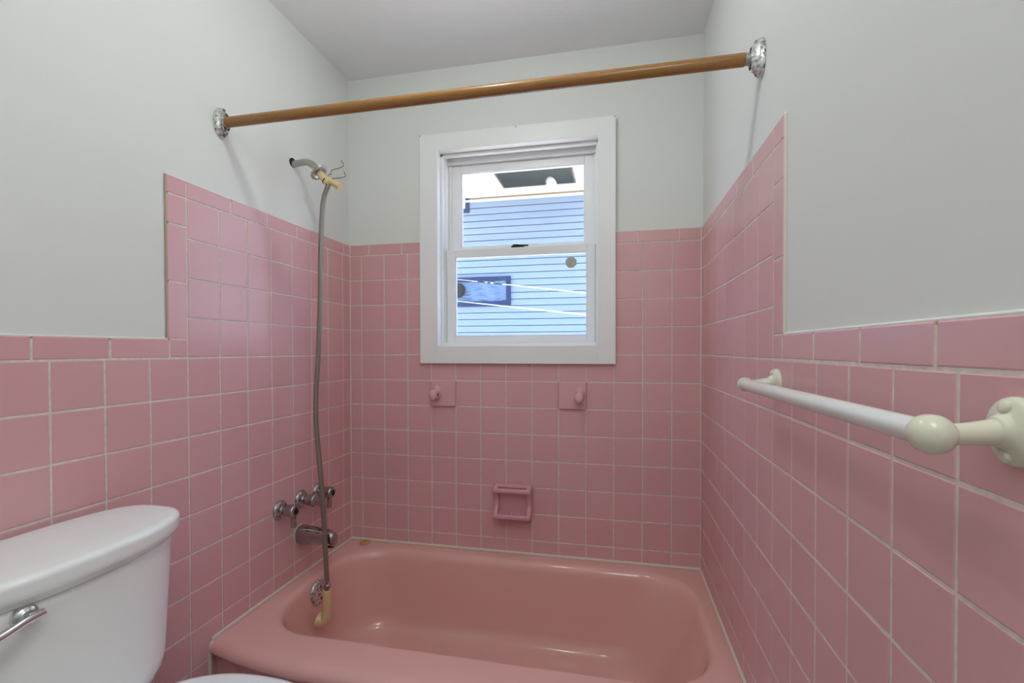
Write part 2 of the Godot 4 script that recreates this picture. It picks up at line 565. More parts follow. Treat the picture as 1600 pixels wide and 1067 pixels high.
# ------------------------------------------------------------------ window
func window() -> void:
	var w := group_node("window_1", Vector3(0.755, 1.165, 0))
	structure(w, "white double-hung window over the tub", "window")
	var O := Transform3D(Basis(), -w.position)
	var mk := func(boxes: Array, called: String, m: Material, parent: Node, bev := 0.002) -> Node:
		var b := MB.new()
		for q in boxes:
			b.bx(O * q[0], O * q[1], bev)
		return put(b.done(), called, m, parent)
	# flat casing boards
	mk.call([[Vector3(0.340, 1.165, -0.004), Vector3(0.421, 2.135, 0.018)]], "casing_board", M.white_wood, w)
	mk.call([[Vector3(1.089, 1.165, -0.004), Vector3(1.158, 2.135, 0.018)]], "casing_board", M.white_wood, w)
	mk.call([[Vector3(0.420, 2.063, -0.004), Vector3(1.090, 2.135, 0.018)]], "casing_board", M.white_wood, w)
	mk.call([[Vector3(0.420, 1.165, -0.004), Vector3(1.090, 1.240, 0.018)]], "casing_board", M.white_wood, w)
	# nail heads left standing at the casing edges
	for p in [Vector3(0.343, 2.132, 0.018), Vector3(0.76, 2.131, 0.018), Vector3(1.1545, 2.131, 0.018)]:
		var b := MB.new()
		b.lathe(crisp([Vector2(0, 0.0015), Vector2(0.0028, 0.0014), Vector2(0.003, 0)], 0.0004), along(O * p, Vector3(0, 0, 1)), 8)
		put(b.done(), "nail_head", M.steel, w)
	# jamb lining
	mk.call([[Vector3(0.409, 1.23, -0.165), Vector3(0.421, 2.075, 0.0)], [Vector3(1.089, 1.23, -0.165), Vector3(1.101, 2.075, 0.0)],
		[Vector3(0.41, 2.063, -0.165), Vector3(1.10, 2.075, 0.0)], [Vector3(0.41, 1.228, -0.19), Vector3(1.10, 1.240, 0.0)]], "jamb", M.white_wood, w, 0.001)
	# vinyl track frame: inner stop, then the two sash channels
	mk.call([[Vector3(0.421, 1.24, -0.045), Vector3(0.4305, 2.063, -0.022)], [Vector3(0.421, 1.24, -0.14), Vector3(0.4355, 2.063, -0.047)],
		[Vector3(1.0825, 1.24, -0.045), Vector3(1.089, 2.063, -0.022)], [Vector3(1.0775, 1.24, -0.14), Vector3(1.089, 2.063, -0.047)],
		[Vector3(0.421, 2.052, -0.045), Vector3(1.089, 2.063, -0.022)], [Vector3(0.421, 2.036, -0.14), Vector3(1.089, 2.063, -0.070)],
		[Vector3(0.421, 1.238, -0.16), Vector3(1.089, 1.252, -0.040)],
		[Vector3(0.4355, 1.66, -0.0895), Vector3(0.448, 2.04, -0.0865)], [Vector3(1.066, 1.66, -0.0895), Vector3(1.0775, 2.04, -0.0865)]], "track_frame", M.vinyl, w, 0.0015)
	sash(w, O, "lower_sash", 0.4365, 1.0765, 1.250, 1.6565, -0.086, -0.050, 0.036, 0.034, 0.031, 0.030)
	sash(w, O, "upper_sash", 0.4365, 1.0765, 1.632, 2.036, -0.126, -0.091, 0.052, 0.046, 0.034, 0.041)
	var low := w.get_node("lower_sash")
	var b := MB.new()
	b.rbox(Transform3D(Basis(), O * Vector3(0.752, 1.6605, -0.062)), Vector3(0.056, 0.008, 0.022), 0.003)
	b.rbox(Transform3D(Basis(Vector3.UP, 0.25), O * Vector3(0.768, 1.6655, -0.058)), Vector3(0.058, 0.006, 0.010), 0.0028)
	b.rbox(Transform3D(Basis(), O * Vector3(0.742, 1.6655, -0.062)), Vector3(0.026, 0.011, 0.02), 0.005)
	var lk := put(b.done(), "sash_lock", M.lock, low)
	lk.set_meta("label", "dark bronze sash lock")
	b = MB.new()
	b.lathe([Vector2(0, 0.0), Vector2(0.0245, 0.0), Vector2(0.0245, 0.0008), Vector2(0, 0.0008)], along(O * Vector3(0.9765, 1.586, -0.0662), Vector3(0, 0, 1)) * Transform3D(Basis(Vector3.UP, PI / 8), Vector3.ZERO), 8)
	var st := put(b.done(), "sticker", M.sticker, low)
	st.set_meta("label", "grey eight-sided sticker on the glass")

func sash(parent: Node, O: Transform3D, called: String, x0: float, x1: float, y0: float, y1: float, z0: float, z1: float, sl: float, sr: float, top: float, bot: float) -> void:
	var s := Node3D.new()
	s.name = called
	parent.add_child(s, true)
	var parts := [["stile", Vector3(x0, y0, z0), Vector3(x0 + sl, y1, z1)], ["stile", Vector3(x1 - sr, y0, z0), Vector3(x1, y1, z1)],
		["rail", Vector3(x0 + sl, y1 - top, z0), Vector3(x1 - sr, y1, z1)], ["rail", Vector3(x0 + sl, y0, z0), Vector3(x1 - sr, y0 + bot, z1)]]
	for p in parts:
		var b := MB.new()
		b.bx(O * p[1], O * p[2], 0.0018)
		put(b.done(), p[0], M.vinyl, s)
	# glazing bead
	var b := MB.new()
	var zb := z1 - 0.006
	var e := 0.006
	b.bx(O * Vector3(x0 + sl, y0 + bot, z1 - 0.02), O * Vector3(x0 + sl + e, y1 - top, zb), 0.0015)
	b.bx(O * Vector3(x1 - sr - e * 0.6, y0 + bot, z1 - 0.02), O * Vector3(x1 - sr, y1 - top, zb), 0.0015)
	b.bx(O * Vector3(x0 + sl, y1 - top - e * 0.4, z1 - 0.02), O * Vector3(x1 - sr, y1 - top, zb), 0.0015)
	b.bx(O * Vector3(x0 + sl, y0 + bot, z1 - 0.02), O * Vector3(x1 - sr, y0 + bot + e, zb), 0.0015)
	put(b.done(), "glazing_bead", M.vinyl, s)
	b = MB.new()
	b.box(O * Vector3(x0 + sl, y0 + bot, z1 - 0.020), O * Vector3(x1 - sr, y1 - top, z1 - 0.0172))
	put(b.done(), "pane", M.glass, s)
	b = MB.new()
	var half := Vector3((x1 - sr - x0 - sl) * 0.5, (y1 - top - y0 - bot) * 0.5, 0.0014)
	b.box(-half, half)
	var outer := put(b.done(), "pane", M.glass, s)
	outer.transform = Transform3D(Basis.from_euler(Vector3(0.0085, 0.0050, 0)), O * Vector3((x0 + sl + x1 - sr) * 0.5, (y0 + bot + y1 - top) * 0.5, z1 - 0.029))

# ------------------------------------------------------------------ bathtub
func rr_loop(x0: float, x1: float, z0: float, z1: float, r: float, y: float, bow := 0.0, nc := 10, ne := 14) -> PackedVector3Array:
	var out := PackedVector3Array()
	var cs := [[x1 - r, z1 - r, 0.0], [x0 + r, z1 - r, PI / 2], [x0 + r, z0 + r, PI], [x1 - r, z0 + r, PI * 1.5]]
	for k in 4:
		var c: Array = cs[k]
		for i in nc + 1:
			var a: float = c[2] + PI / 2 * i / nc
			out.append(Vector3(c[0] + cos(a) * r, y, c[1] + sin(a) * r))
		var d: Array = cs[(k + 1) % 4]
		var a1: float = c[2] + PI / 2
		var p := Vector3(c[0] + cos(a1) * r, y, c[1] + sin(a1) * r)
		var q := Vector3(d[0] + cos(a1) * r, y, d[1] + sin(a1) * r)
		for i in range(1, ne):
			out.append(p.lerp(q, float(i) / ne))
	if bow > 0.0:
		for i in out.size():
			var v := out[i]
			if v.z > 0.4:
				var t := minf(minf(v.x, W - v.x) / 0.36, 1.0)
				v.z += bow * (1.0 - (1.0 - t) * (1.0 - t)) * clampf((v.z - 0.4) / 0.3, 0, 1)
				out[i] = v
	return out

func bathtub() -> void:
	var t := group_node("bathtub", Vector3.ZERO)
	tag(t, "pink enamel bathtub built in under the window", "bathtub")
	var P := []
	var bw := 0.055
	var a0 := 0.001; var a1 := W - 0.001; var f := 0.768
	P.append(rr_loop(a0, a1, 0.001, f - 0.024, 0.002, 0.30, bw))
	P.append(rr_loop(a0, a1, 0.001, f - 0.022, 0.002, 0.334, bw))
	P.append(rr_loop(a0, a1, 0.001, f - 0.010, 0.002, 0.3375, bw))
	P.append(rr_loop(a0, a1, 0.001, f - 0.002, 0.002, 0.343, bw))
	P.append(rr_loop(a0, a1, 0.001, f, 0.002, 0.351, bw))
	P.append(rr_loop(a0, a1, 0.001, f - 0.005, 0.002, 0.363, bw))
	P.append(rr_loop(a0, a1, 0.001, f - 0.016, 0.002, 0.372, bw))
	P.append(rr_loop(a0, a1, 0.001, f - 0.035, 0.002, 0.3765, bw))
	P.append(rr_loop(0.020, W - 0.020, 0.020, f - 0.055, 0.04, 0.378, bw * 0.8))
	P.append(rr_loop(0.046, W - 0.040, 0.048, 0.692, 0.185, 0.3785))
	P.append(rr_loop(0.058, W - 0.048, 0.060, 0.681, 0.185, 0.376))
	P.append(rr_loop(0.067, W - 0.055, 0.070, 0.673, 0.185, 0.370))
	P.append(rr_loop(0.073, W - 0.061, 0.077, 0.668, 0.185, 0.360))
	P.append(rr_loop(0.077, W - 0.067, 0.082, 0.664, 0.185, 0.345))
	P.append(rr_loop(0.083, W - 0.090, 0.090, 0.658, 0.185, 0.29))
	P.append(rr_loop(0.092, W - 0.135, 0.100, 0.650, 0.182, 0.20))
	P.append(rr_loop(0.102, W - 0.180, 0.112, 0.640, 0.178, 0.125))
	P.append(rr_loop(0.116, W - 0.205, 0.126, 0.628, 0.170, 0.092))
	P.append(rr_loop(0.142, W - 0.235, 0.150, 0.604, 0.16, 0.072))
	P.append(rr_loop(0.185, W - 0.280, 0.190, 0.565, 0.14, 0.064))
	P.append(rr_loop(0.30, W - 0.40, 0.28, 0.48, 0.09, 0.060))
	P.append(rr_loop(0.6, W - 0.6, 0.375, 0.385, 0.004, 0.057))
	var b := MB.new()
	# up-facing rim fixes the sign
	var di: Vector3 = P[9][20] - P[8][20]
	var dj: Vector3 = P[8][21] - P[8][19]
	b.grid(P, true, 1.0 if di.cross(dj).y > 0 else -1.0)
	put(b.done(), "basin", M.tub, t)
	# apron under the rolled lip
	var A := []
	for y in [0.336, 0.30, 0.05, 0.0]:
		var row := PackedVector3Array()
		for i in 41:
			var x := 0.002 + (W - 0.004) * i / 40.0
			var k := minf(minf(x, W - x) / 0.36, 1.0)
			row.append(Vector3(x, y, f - 0.024 + bw * (1.0 - (1.0 - k) * (1.0 - k))))
		A.append(row)
	b = MB.new()
	var n: Vector3 = (A[1][20] - A[0][20]).cross(A[0][21] - A[0][19])
	b.grid(A, false, 1.0 if n.z > 0 else -1.0)
	put(b.done(), "apron", M.tub, t)
	# overflow plate on the drain end
	b = MB.new()
	b.lathe(crisp([Vector2(0.046, 0.0), Vector2(0.046, 0.004), Vector2(0.041, 0.010), Vector2(0.030, 0.013), Vector2(0.0, 0.012)], 0.002), along(Vector3(0.078, 0.325, 0.362), Vector3(1, 0.06, 0)), 32)
	var ov := put(b.done(), "overflow_plate", M.pitted, t)
	ov.set_meta("label", "pitted chrome overflow plate")
	for dy in [-0.022, 0.022]:
		b = MB.new()
		b.lathe(crisp([Vector2(0.005, -0.002), Vector2(0.005, 0.002), Vector2(0, 0.003)]), along(Vector3(0.0915 - dy * 0.06, 0.325 + dy, 0.362), Vector3(1, 0.06, 0)), 10)
		put(b.done(), "screw", M.wire, ov)
	b = MB.new()
	b.lathe(crisp([Vector2(0.034, 0), Vector2(0.034, 0.003), Vector2(0.022, 0.004), Vector2(0.02, 0.0), Vector2(0, -0.001)]), Transform3D(Basis(), Vector3(0.24, 0.064, 0.375)), 24)
	put(b.done(), "drain", M.chrome, t)

func caulk() -> void:
	var f := 0.768
	var b := MB.new()
	var cy := RIM + 0.001
	b.tube(spline([Vector3(0.001, 0.20, f - 0.004), Vector3(0.001, 0.345, f - 0.004), Vector3(0.001, 0.372, f - 0.022), Vector3(0.001, cy, f - 0.055), Vector3(0.001, cy, 0.3), Vector3(0.001, cy, 0.02), Vector3(0.006, cy + 0.002, 0.006),
		Vector3(0.02, cy, 0.001), Vector3(0.7, cy, 0.001), Vector3(W - 0.02, cy, 0.001), Vector3(W - 0.006, cy + 0.002, 0.006), Vector3(W - 0.001, cy, 0.02), Vector3(W - 0.001, cy, 0.3), Vector3(W - 0.001, cy, f - 0.05)], 6), 0.0058, 8)
	for x in [0.0, W]:
		b.tube([Vector3(x, cy, 0.0), Vector3(x, TRIM_TOP, 0.0)], 0.0034, 8)
	structure(put(b.done(), "trim_1", M.caulk), "off-white caulk bead where tub and tile meet", "caulk")

func rusty_ring() -> void:
	var t := group_node("drain_washer", Vector3(0.088, RIM + 0.0005, 0.040))
	tag(t, "small rusty tan washer on the tub rim in the back left corner", "washer")
	var b := MB.new()
	b.lathe([Vector2(0.006, 0.001), Vector2(0.0075, 0.006), Vector2(0.012, 0.008), Vector2(0.0165, 0.005), Vector2(0.0185, 0.001), Vector2(0.017, 0.0), Vector2(0.006, 0.0), Vector2(0.006, 0.001)], Transform3D(Basis().scaled(Vector3(1.2, 1.5, 1.2)), Vector3.ZERO), 24)
	put(b.done(), "ring", M.rust, t)
	b = MB.new()
	b.tube(spline([Vector3(-0.003, 0.001, 0.0), Vector3(-0.001, 0.009, 0.001), Vector3(0.004, 0.013, -0.002), Vector3(0.006, 0.011, -0.004)], 4), 0.0026, 8)
	put(b.done(), "stem", M.rust, t)

# ------------------------------------------------------------------ shower and taps
func shower() -> void:
	var t := group_node("shower_fixture", Vector3(0, 1.911, 0.371))
	tag(t, "bare chrome shower arm with cream holder on the left wall", "shower fixture")
	var b := MB.new()
	b.lathe(crisp([Vector2(0.017, 0.0), Vector2(0.017, 0.002), Vector2(0.010, 0.0025), Vector2(0.0, 0.0025)], 0.0005), along(Vector3(-0.007, 0.002, 0), Vector3(1, 0, 0)), 14, 1.15)
	put(b.done(), "wall_hole", M.dark, t)
	b = MB.new()
	var arm := spline([Vector3(-0.012, -0.003, 0), Vector3(0.02, -0.001, 0), Vector3(0.05, 0.0, 0), Vector3(0.075, -0.012, 0.0), Vector3(0.092, -0.031, 0), Vector3(0.106, -0.048, 0)], 8)
	b.tube(arm, 0.0120, 16)
	put(b.done(), "arm_pipe", M.pipe, t)
	var ax := Vector3(0.68, -0.73, 0).normalized()
	b = MB.new()
	b.lathe(crisp([Vector2(0.0118, -0.002), Vector2(0.022, -0.001), Vector2(0.0325, 0.005), Vector2(0.0335, 0.009), Vector2(0.023, 0.0098), Vector2(0.0118, 0.005)], 0.0012), along(Vector3(0.096, -0.036, 0), ax), 28)
	put(b.done(), "escutcheon", M.pitted, t)
	b = MB.new()
	b.lathe(crisp([Vector2(0.0, -0.002), Vector2(0.0128, 0.0), Vector2(0.0135, 0.034), Vector2(0.0142, 0.036), Vector2(0.0142, 0.046), Vector2(0.0, 0.047)], 0.001), along(Vector3(0.104, -0.046, 0), ax), 18)
	put(b.done(), "diverter", M.cream, t)
	b = MB.new()
	b.lathe(crisp([Vector2(0.0140, 0.0), Vector2(0.0153, 0.0), Vector2(0.0153, 0.004), Vector2(0.0140, 0.004)], 0.0005), along(Vector3(0.104, -0.046, 0) + ax * 0.036, ax), 18)
	put(b.done(), "rubber_ring", M.dark, t)
	b = MB.new()
	var s0 := Vector3(0.138, -0.078, 0.0)
	b.lathe(crisp([Vector2(0.0, -0.014), Vector2(0.0145, -0.011), Vector2(0.0155, 0.007), Vector2(0.011, 0.014), Vector2(0.0, 0.015)], 0.002), along(s0, Vector3(0.25, -1, 0)), 16)
	b.tube([s0 + Vector3(0.004, 0.004, 0), s0 + Vector3(0.03, -0.010, 0.004), s0 + Vector3(0.052, -0.025, 0.006)], [0.0135, 0.0125, 0.0135], 16)
	put(b.done(), "handset_cradle", M.cream, t)
	for pts in [[Vector3(0.136, -0.058, 0.0), Vector3(0.145, -0.052, 0.002), Vector3(0.152, -0.056, 0.004), Vector3(0.157, -0.042, 0.008), Vector3(0.190, -0.040, 0.016), Vector3(0.212, -0.034, 0.02), Vector3(0.208, -0.020, 0.022), Vector3(0.203, -0.017, 0.022)],
		[Vector3(0.150, -0.070, 0.006), Vector3(0.180, -0.074, 0.014), Vector3(0.216, -0.075, 0.022), Vector3(0.222, -0.070, 0.024), Vector3(0.216, -0.056, 0.024)]]:
		b = MB.new()
		b.tube(spline(pts, 5), 0.0013, 6)
		put(b.done(), "hook_wire", M.wire, t)

	var h := group_node("hand_shower", Vector3(0.14, 0.24, 0.40))
	tag(h, "grey metal shower hose hanging into the tub with cream handset", "hand shower")
	var O := -h.position
	b = MB.new()
	var hp := [Vector3(0.1400, 1.828, 0.372), Vector3(0.1380, 1.812, 0.375), Vector3(0.1242, 1.7715, 0.3773), Vector3(0.1174, 1.7021, 0.3795), Vector3(0.1126, 1.5632, 0.3818), Vector3(0.11, 1.3779, 0.3841), Vector3(0.1023, 1.1924, 0.3864), Vector3(0.0951, 1.0763, 0.3886), Vector3(0.0957, 0.9604, 0.3909), Vector3(0.1091, 0.8218, 0.3932), Vector3(0.1225, 0.6838, 0.3955), Vector3(0.1331, 0.5229, 0.3977), Vector3(0.1412, 0.379, 0.4)]
	for i in hp.size(): hp[i] += O
	var path := spline(hp, 40)
	var rad := []
	for i in path.size(): rad.append(0.0090 - 0.0009 * (i % 2))
	b.tube(path, rad, 10)
	put(b.done(), "hose", M.hose, h)
	b = MB.new()
	b.lathe(crisp([Vector2(0.0, -0.014), Vector2(0.010, -0.014), Vector2(0.0115, -0.010), Vector2(0.0115, 0.0), Vector2(0.013, 0.001), Vector2(0.013, 0.012), Vector2(0.009, 0.014), Vector2(0.009, 0.026), Vector2(0, 0.026)], 0.0008), Transform3D(Basis(), Vector3(0.1411, 0.366, 0.4) + O), 16)
	put(b.done(), "hose_connector", M.chrome, h)
	b = MB.new()
	b.tube(spline([Vector3(0.141, 0.358, 0.4) + O, Vector3(0.1405, 0.32, 0.4) + O, Vector3(0.1395, 0.285, 0.4) + O, Vector3(0.134, 0.258, 0.4) + O, Vector3(0.120, 0.244, 0.402) + O], 5), [0.0155, 0.0155, 0.0155, 0.0154, 0.0153, 0.0152, 0.0152, 0.0152, 0.0152, 0.0152, 0.0153, 0.0155, 0.0158, 0.016, 0.0163, 0.0166, 0.017, 0.0175, 0.018, 0.0185, 0.019], 18)
	put(b.done(), "handle", M.cream, h)
	b = MB.new()
	b.lathe(crisp([Vector2(0.0, -0.022), Vector2(0.015, -0.020), Vector2(0.0235, -0.006), Vector2(0.026, 0.008), Vector2(0.0245, 0.0115), Vector2(0.021, 0.012), Vector2(0.0, 0.0105)], 0.0012), along(Vector3(0.113, 0.245, 0.402) + O, Vector3(-0.95, 0.25, 0.15)), 24)
	put(b.done(), "spray_head", M.cream, h)

func taps() -> void:
	var spots := [Vector3(0, 0.659, 0.465), Vector3(0, 0.6617, 0.350), Vector3(0, 0.6593, 0.2435)]
	var labels := ["chrome tap handle nearest the toilet, lever hanging down", "middle chrome tap handle above the tub spout", "chrome tap handle nearest the window wall, partly behind the hose"]
	for i in 3:
		var t := group_node("tap_handle", spots[i])
		tag(t, labels[i], "tap handle", "three chrome tap handles on the left wall")
		var K := Basis().scaled(Vector3(1.06, 1.28, 1.28))
		var X := Vector3(1, 0, 0)
		var b := MB.new()
		b.lathe(crisp([Vector2(0.027, 0.0), Vector2(0.027, 0.003), Vector2(0.022, 0.010), Vector2(0.013, 0.014), Vector2(0.012, 0.02), Vector2(0, 0.02)], 0.0015), Transform3D(K, Vector3.ZERO) * along(Vector3.ZERO, X), 24)
		put(b.done(), "escutcheon", M.chrome, t)
		b = MB.new()
		b.lathe(crisp([Vector2(0.0, 0.014), Vector2(0.0125, 0.014), Vector2(0.0125, 0.024), Vector2(0.0165, 0.028), Vector2(0.0185, 0.056), Vector2(0.0165, 0.061), Vector2(0.011, 0.0625), Vector2(0.0, 0.0625)], 0.0012), Transform3D(K, Vector3.ZERO) * along(Vector3.ZERO, X), 20)
		put(b.done(), "handle_body", M.chrome, t)
		b = MB.new()
		b.lathe(crisp([Vector2(0.0085, 0.0), Vector2(0.0085, 0.0015), Vector2(0.0, 0.002)], 0.0005), Transform3D(K, Vector3.ZERO) * along(Vector3(0.0623, 0, 0), X), 14)
		put(b.done(), "index_cap", M.dark if i != 1 else M.chrome, t)
		b = MB.new()
		var turn: float = [0.08, 1.0, -0.12][i]
		var B := Basis(X, turn)
		b.rbox(Transform3D(B, B * Vector3(0.053, -0.036, 0)), Vector3(0.014, 0.046, 0.019), 0.004, 2)
		put(b.done(), "lever", M.chrome, t)
	var s := group_node("tub_spout", Vector3(0, 0.533, 0.359))
	tag(s, "chrome tub spout below the tap handles", "spout")
	var b := MB.new()
	var P := []
	# sections along x: [x, half height, half width, centre y]
	for q in [[0.003, 0.0001, 0.0001, 0.0], [0.003, 0.032, 0.029, 0.0], [0.006, 0.0355, 0.0315, 0.0], [0.02, 0.0355, 0.031, 0.0], [0.05, 0.033, 0.028, 0.0005], [0.08, 0.030, 0.0255, 0.0], [0.105, 0.0275, 0.024, -0.001], [0.128, 0.0265, 0.023, -0.003], [0.142, 0.025, 0.0215, -0.006], [0.149, 0.021, 0.018, -0.010], [0.152, 0.012, 0.010, -0.012], [0.1525, 0.0001, 0.0001, -0.012]]:
		var row := PackedVector3Array()
		for j in 24:
			var a := TAU * j / 24.0
			var c := cos(a); var d := sin(a)
			row.append(Vector3(q[0], q[3] + signf(c) * pow(absf(c), 0.75) * q[1], signf(d) * pow(absf(d), 0.75) * q[2]))
		P.append(row)
	var di: Vector3 = P[5][0] - P[3][0]
	var dj: Vector3 = P[4][1] - P[4][23]
	b.grid(P, true, 1.0 if di.cross(dj).y > 0 else -1.0)
	put(b.done(), "spout_body", M.chrome, s)
	b = MB.new()
	b.lathe(crisp([Vector2(0.0, 0.0), Vector2(0.038, 0.0), Vector2(0.038, 0.003), Vector2(0.033, 0.004), Vector2(0.0, 0.004)], 0.001), along(Vector3.ZERO, Vector3(1, 0, 0)), 24)
	put(b.done(), "sealant_ring", M.caulk, s)
	b = MB.new()
	b.lathe(crisp([Vector2(0.0, 0.0), Vector2(0.013, 0.0), Vector2(0.013, 0.014), Vector2(0.011, 0.014), Vector2(0.011, 0.002), Vector2(0, 0.002)], 0.0006), along(Vector3(0.132, -0.022, 0), Vector3(0, -1, 0)), 18)
	put(b.done(), "outlet", M.dark, s)

func curtain_rod() -> void:
	var L := Vector3(0.0, 1.905, 0.700)
	var R := Vector3(W, 1.893, 0.722)
	var t := group_node("shower_curtain_rod", (L + R) * 0.5)
	tag(t, "wood-coloured shower curtain rod between corroded chrome wall flanges", "curtain rod")
	var O := -t.position
	var d := (R - L).normalized()
	var b := MB.new()
	b.tube([L + O + d * 0.010, L + O + d * 0.5, L + O + d * 1.0, R + O - d * 0.032], 0.0150, 24)
	put(b.done(), "rod", M.rod, t)
	b = MB.new()
	b.tube([R + O - d * 0.040, R + O - d * 0.008], 0.0136, 20)
	put(b.done(), "inner_tube", M.steel, t)
	var fl := [Vector2(0.0255, 0.020), Vector2(0.0275, 0.019), Vector2(0.031, 0.013), Vector2(0.037, 0.008), Vector2(0.0435, 0.003), Vector2(0.0445, -0.007)]
	for e in [[L, d, 0.8], [R, -d, 0.95]]:
		b = MB.new()
		var prof := []
		for p in fl: prof.append(Vector2(p.x, p.y * e[2]))
		b.lathe(crisp(prof, 0.002), along(e[0] + O, e[1]), 32, 0.60)
		b.lathe([Vector2(0.0, 0.008), Vector2(0.0170, 0.008), Vector2(0.0172, 0.021 * e[2]), Vector2(0.0150, 0.0215 * e[2])], along(e[0] + O, e[1]), 28)
		var f := put(b.done(), "flange", M.pitted, t)
		for s in [-1, 1]:
			b = MB.new()
			b.lathe(crisp([Vector2(0.005, 0.0), Vector2(0.005, 0.003), Vector2(0.0, 0.0045)], 0.001), along(e[0] + O + e[1] * 0.006 + Vector3(0, 0.0365 * s, 0), e[1] + Vector3(0, 0.3 * s, 0)), 10)
			put(b.done(), "screw", M.wire, f)

# ------------------------------------------------------------------ ceramic fittings
func post_plate(at: Vector3, hook_x: float, mirror: float, label: String) -> void:
	var t := group_node("bar_post", at)
	tag(t, label, "bar post", "glazed posts of the missing bar under the window")
	var b := MB.new()
	b.rbox(Transform3D(Basis(), Vector3(0, 0, 0.0025)), Vector3(0.1115, 0.111, 0.019), 0.004, 2)
	put(b.done(), "plate", M.ceramic, t)
	b = MB.new()
	var P := []
	# sections out of the wall: [z, half width, half height, dx, dy]
	for q in [[0.006, 0.024, 0.031, 0.0, 0.004], [0.012, 0.0185, 0.027, 0.0, 0.003], [0.020, 0.0155, 0.023, 0.0, 0.0], [0.034, 0.014, 0.0205, 0.0, -0.002], [0.048, 0.0145, 0.021, 0.0, -0.004], [0.056, 0.014, 0.020, 0.0, -0.005], [0.061, 0.011, 0.016, 0.0, -0.005], [0.063, 0.006, 0.009, 0.0, -0.005], [0.0632, 0.0001, 0.0001, 0.0, -0.005]]:
		var row := PackedVector3Array()
		for j in 24:
			var a := TAU * j / 24.0
			row.append(Vector3(hook_x + q[3] + cos(a) * q[1] * 1.15, q[4] + sin(a) * q[2] * 1.12, q[0] * 1.08))
		P.append(row)
	var di: Vector3 = P[4][0] - P[2][0]
	var dj: Vector3 = P[3][1] - P[3][23]
	b.grid(P, true, 1.0 if di.cross(dj).x > 0 else -1.0)
	var post := put(b.done(), "post", M.ceramic, t)
	b = MB.new()
	b.lathe(crisp([Vector2(0.012, 0.0), Vector2(0.0125, 0.004), Vector2(0.0085, 0.0045), Vector2(0.008, 0.0005), Vector2(0.0, 0.0005)], 0.0008), along(Vector3(hook_x + 0.0140 * mirror, -0.004, 0.047), Vector3(mirror, 0, 0)), 18)
	put(b.done(), "socket_lip", M.ceramic, post)
	b = MB.new()
	b.lathe([Vector2(0.0, 0.0030), Vector2(0.0088, 0.0030), Vector2(0.0088, 0.0)], along(Vector3(hook_x + 0.0140 * mirror, -0.004, 0.047), Vector3(mirror, 0, 0)), 16)
	put(b.done(), "socket_hole", M.dark, post)

func soap_dish() -> void:
	var t := group_node("soap_dish", Vector3(0.745, 0.600, 0.0))
	tag(t, "pink ceramic soap dish with grab bar on the back wall", "soap dish")
	var b := MB.new()
	var hw := 0.080; var hh := 0.068
	# backing plate and thick upper rim
	b.rbox(Transform3D(Basis(), Vector3(0, 0.0, 0.005)), Vector3(hw * 2, hh * 2, 0.010), 0.0045, 2)
	b.rbox(Transform3D(Basis(), Vector3(0, 0.0585, 0.014)), Vector3(hw * 2 - 0.002, 0.017, 0.026), 0.008, 3)
	put(b.done(), "backing", M.soap, t)
	for s in [-1, 1]:
		b = MB.new()
		# cheek: deep at the top where the bar springs, waisted, deep again at the tray
		var P := []
		for q in [[0.064, 0.010], [0.062, 0.028], [0.054, 0.044], [0.042, 0.047], [0.030, 0.040], [0.014, 0.030], [-0.008, 0.026], [-0.026, 0.032], [-0.042, 0.046], [-0.056, 0.052], [-0.064, 0.046], [-0.067, 0.012]]:
			var x: float = s * (hw - 0.012)
			P.append(PackedVector3Array([Vector3(x - 0.011, q[0], 0.002), Vector3(x - 0.011, q[0], q[1] - 0.006), Vector3(x - 0.008, q[0], q[1] - 0.001), Vector3(x, q[0], q[1] + 0.001), Vector3(x + 0.008, q[0], q[1] - 0.001), Vector3(x + 0.011, q[0], q[1] - 0.006), Vector3(x + 0.011, q[0], 0.002)]))
		var di: Vector3 = P[6][3] - P[4][3]
		var dj: Vector3 = P[5][4] - P[5][2]
		b.grid(P, false, 1.0 if di.cross(dj).z > 0 else -1.0)
		put(b.done(), "cheek", M.soap, t)
	b = MB.new()
	b.tube([Vector3(-hw + 0.006, 0.046, 0.041), Vector3(0, 0.046, 0.041), Vector3(hw - 0.006, 0.046, 0.041)], 0.0105, 16)
	put(b.done(), "grab_bar", M.soap, t)
	b = MB.new()
	# tray floor falling forward, rolled lip in front
	b.rbox(Transform3D(Basis(Vector3.RIGHT, 0.12), Vector3(0, -0.054, 0.030)), Vector3(hw * 2 - 0.008, 0.014, 0.052), 0.005, 2)
	b.rbox(Transform3D(Basis(), Vector3(0, -0.0565, 0.054)), Vector3(hw * 2 - 0.006, 0.019, 0.014), 0.0068, 3)
	put(b.done(), "tray", M.soap, t)
	for k in 7:
		b = MB.new()
		b.rbox(Transform3D(Basis(Vector3.RIGHT, 0.12), Vector3((k - 3) * 0.0165, -0.0465, 0.034)), Vector3(0.008, 0.007, 0.034), 0.003)
		put(b.done(), "drain_rib", M.soap, t)

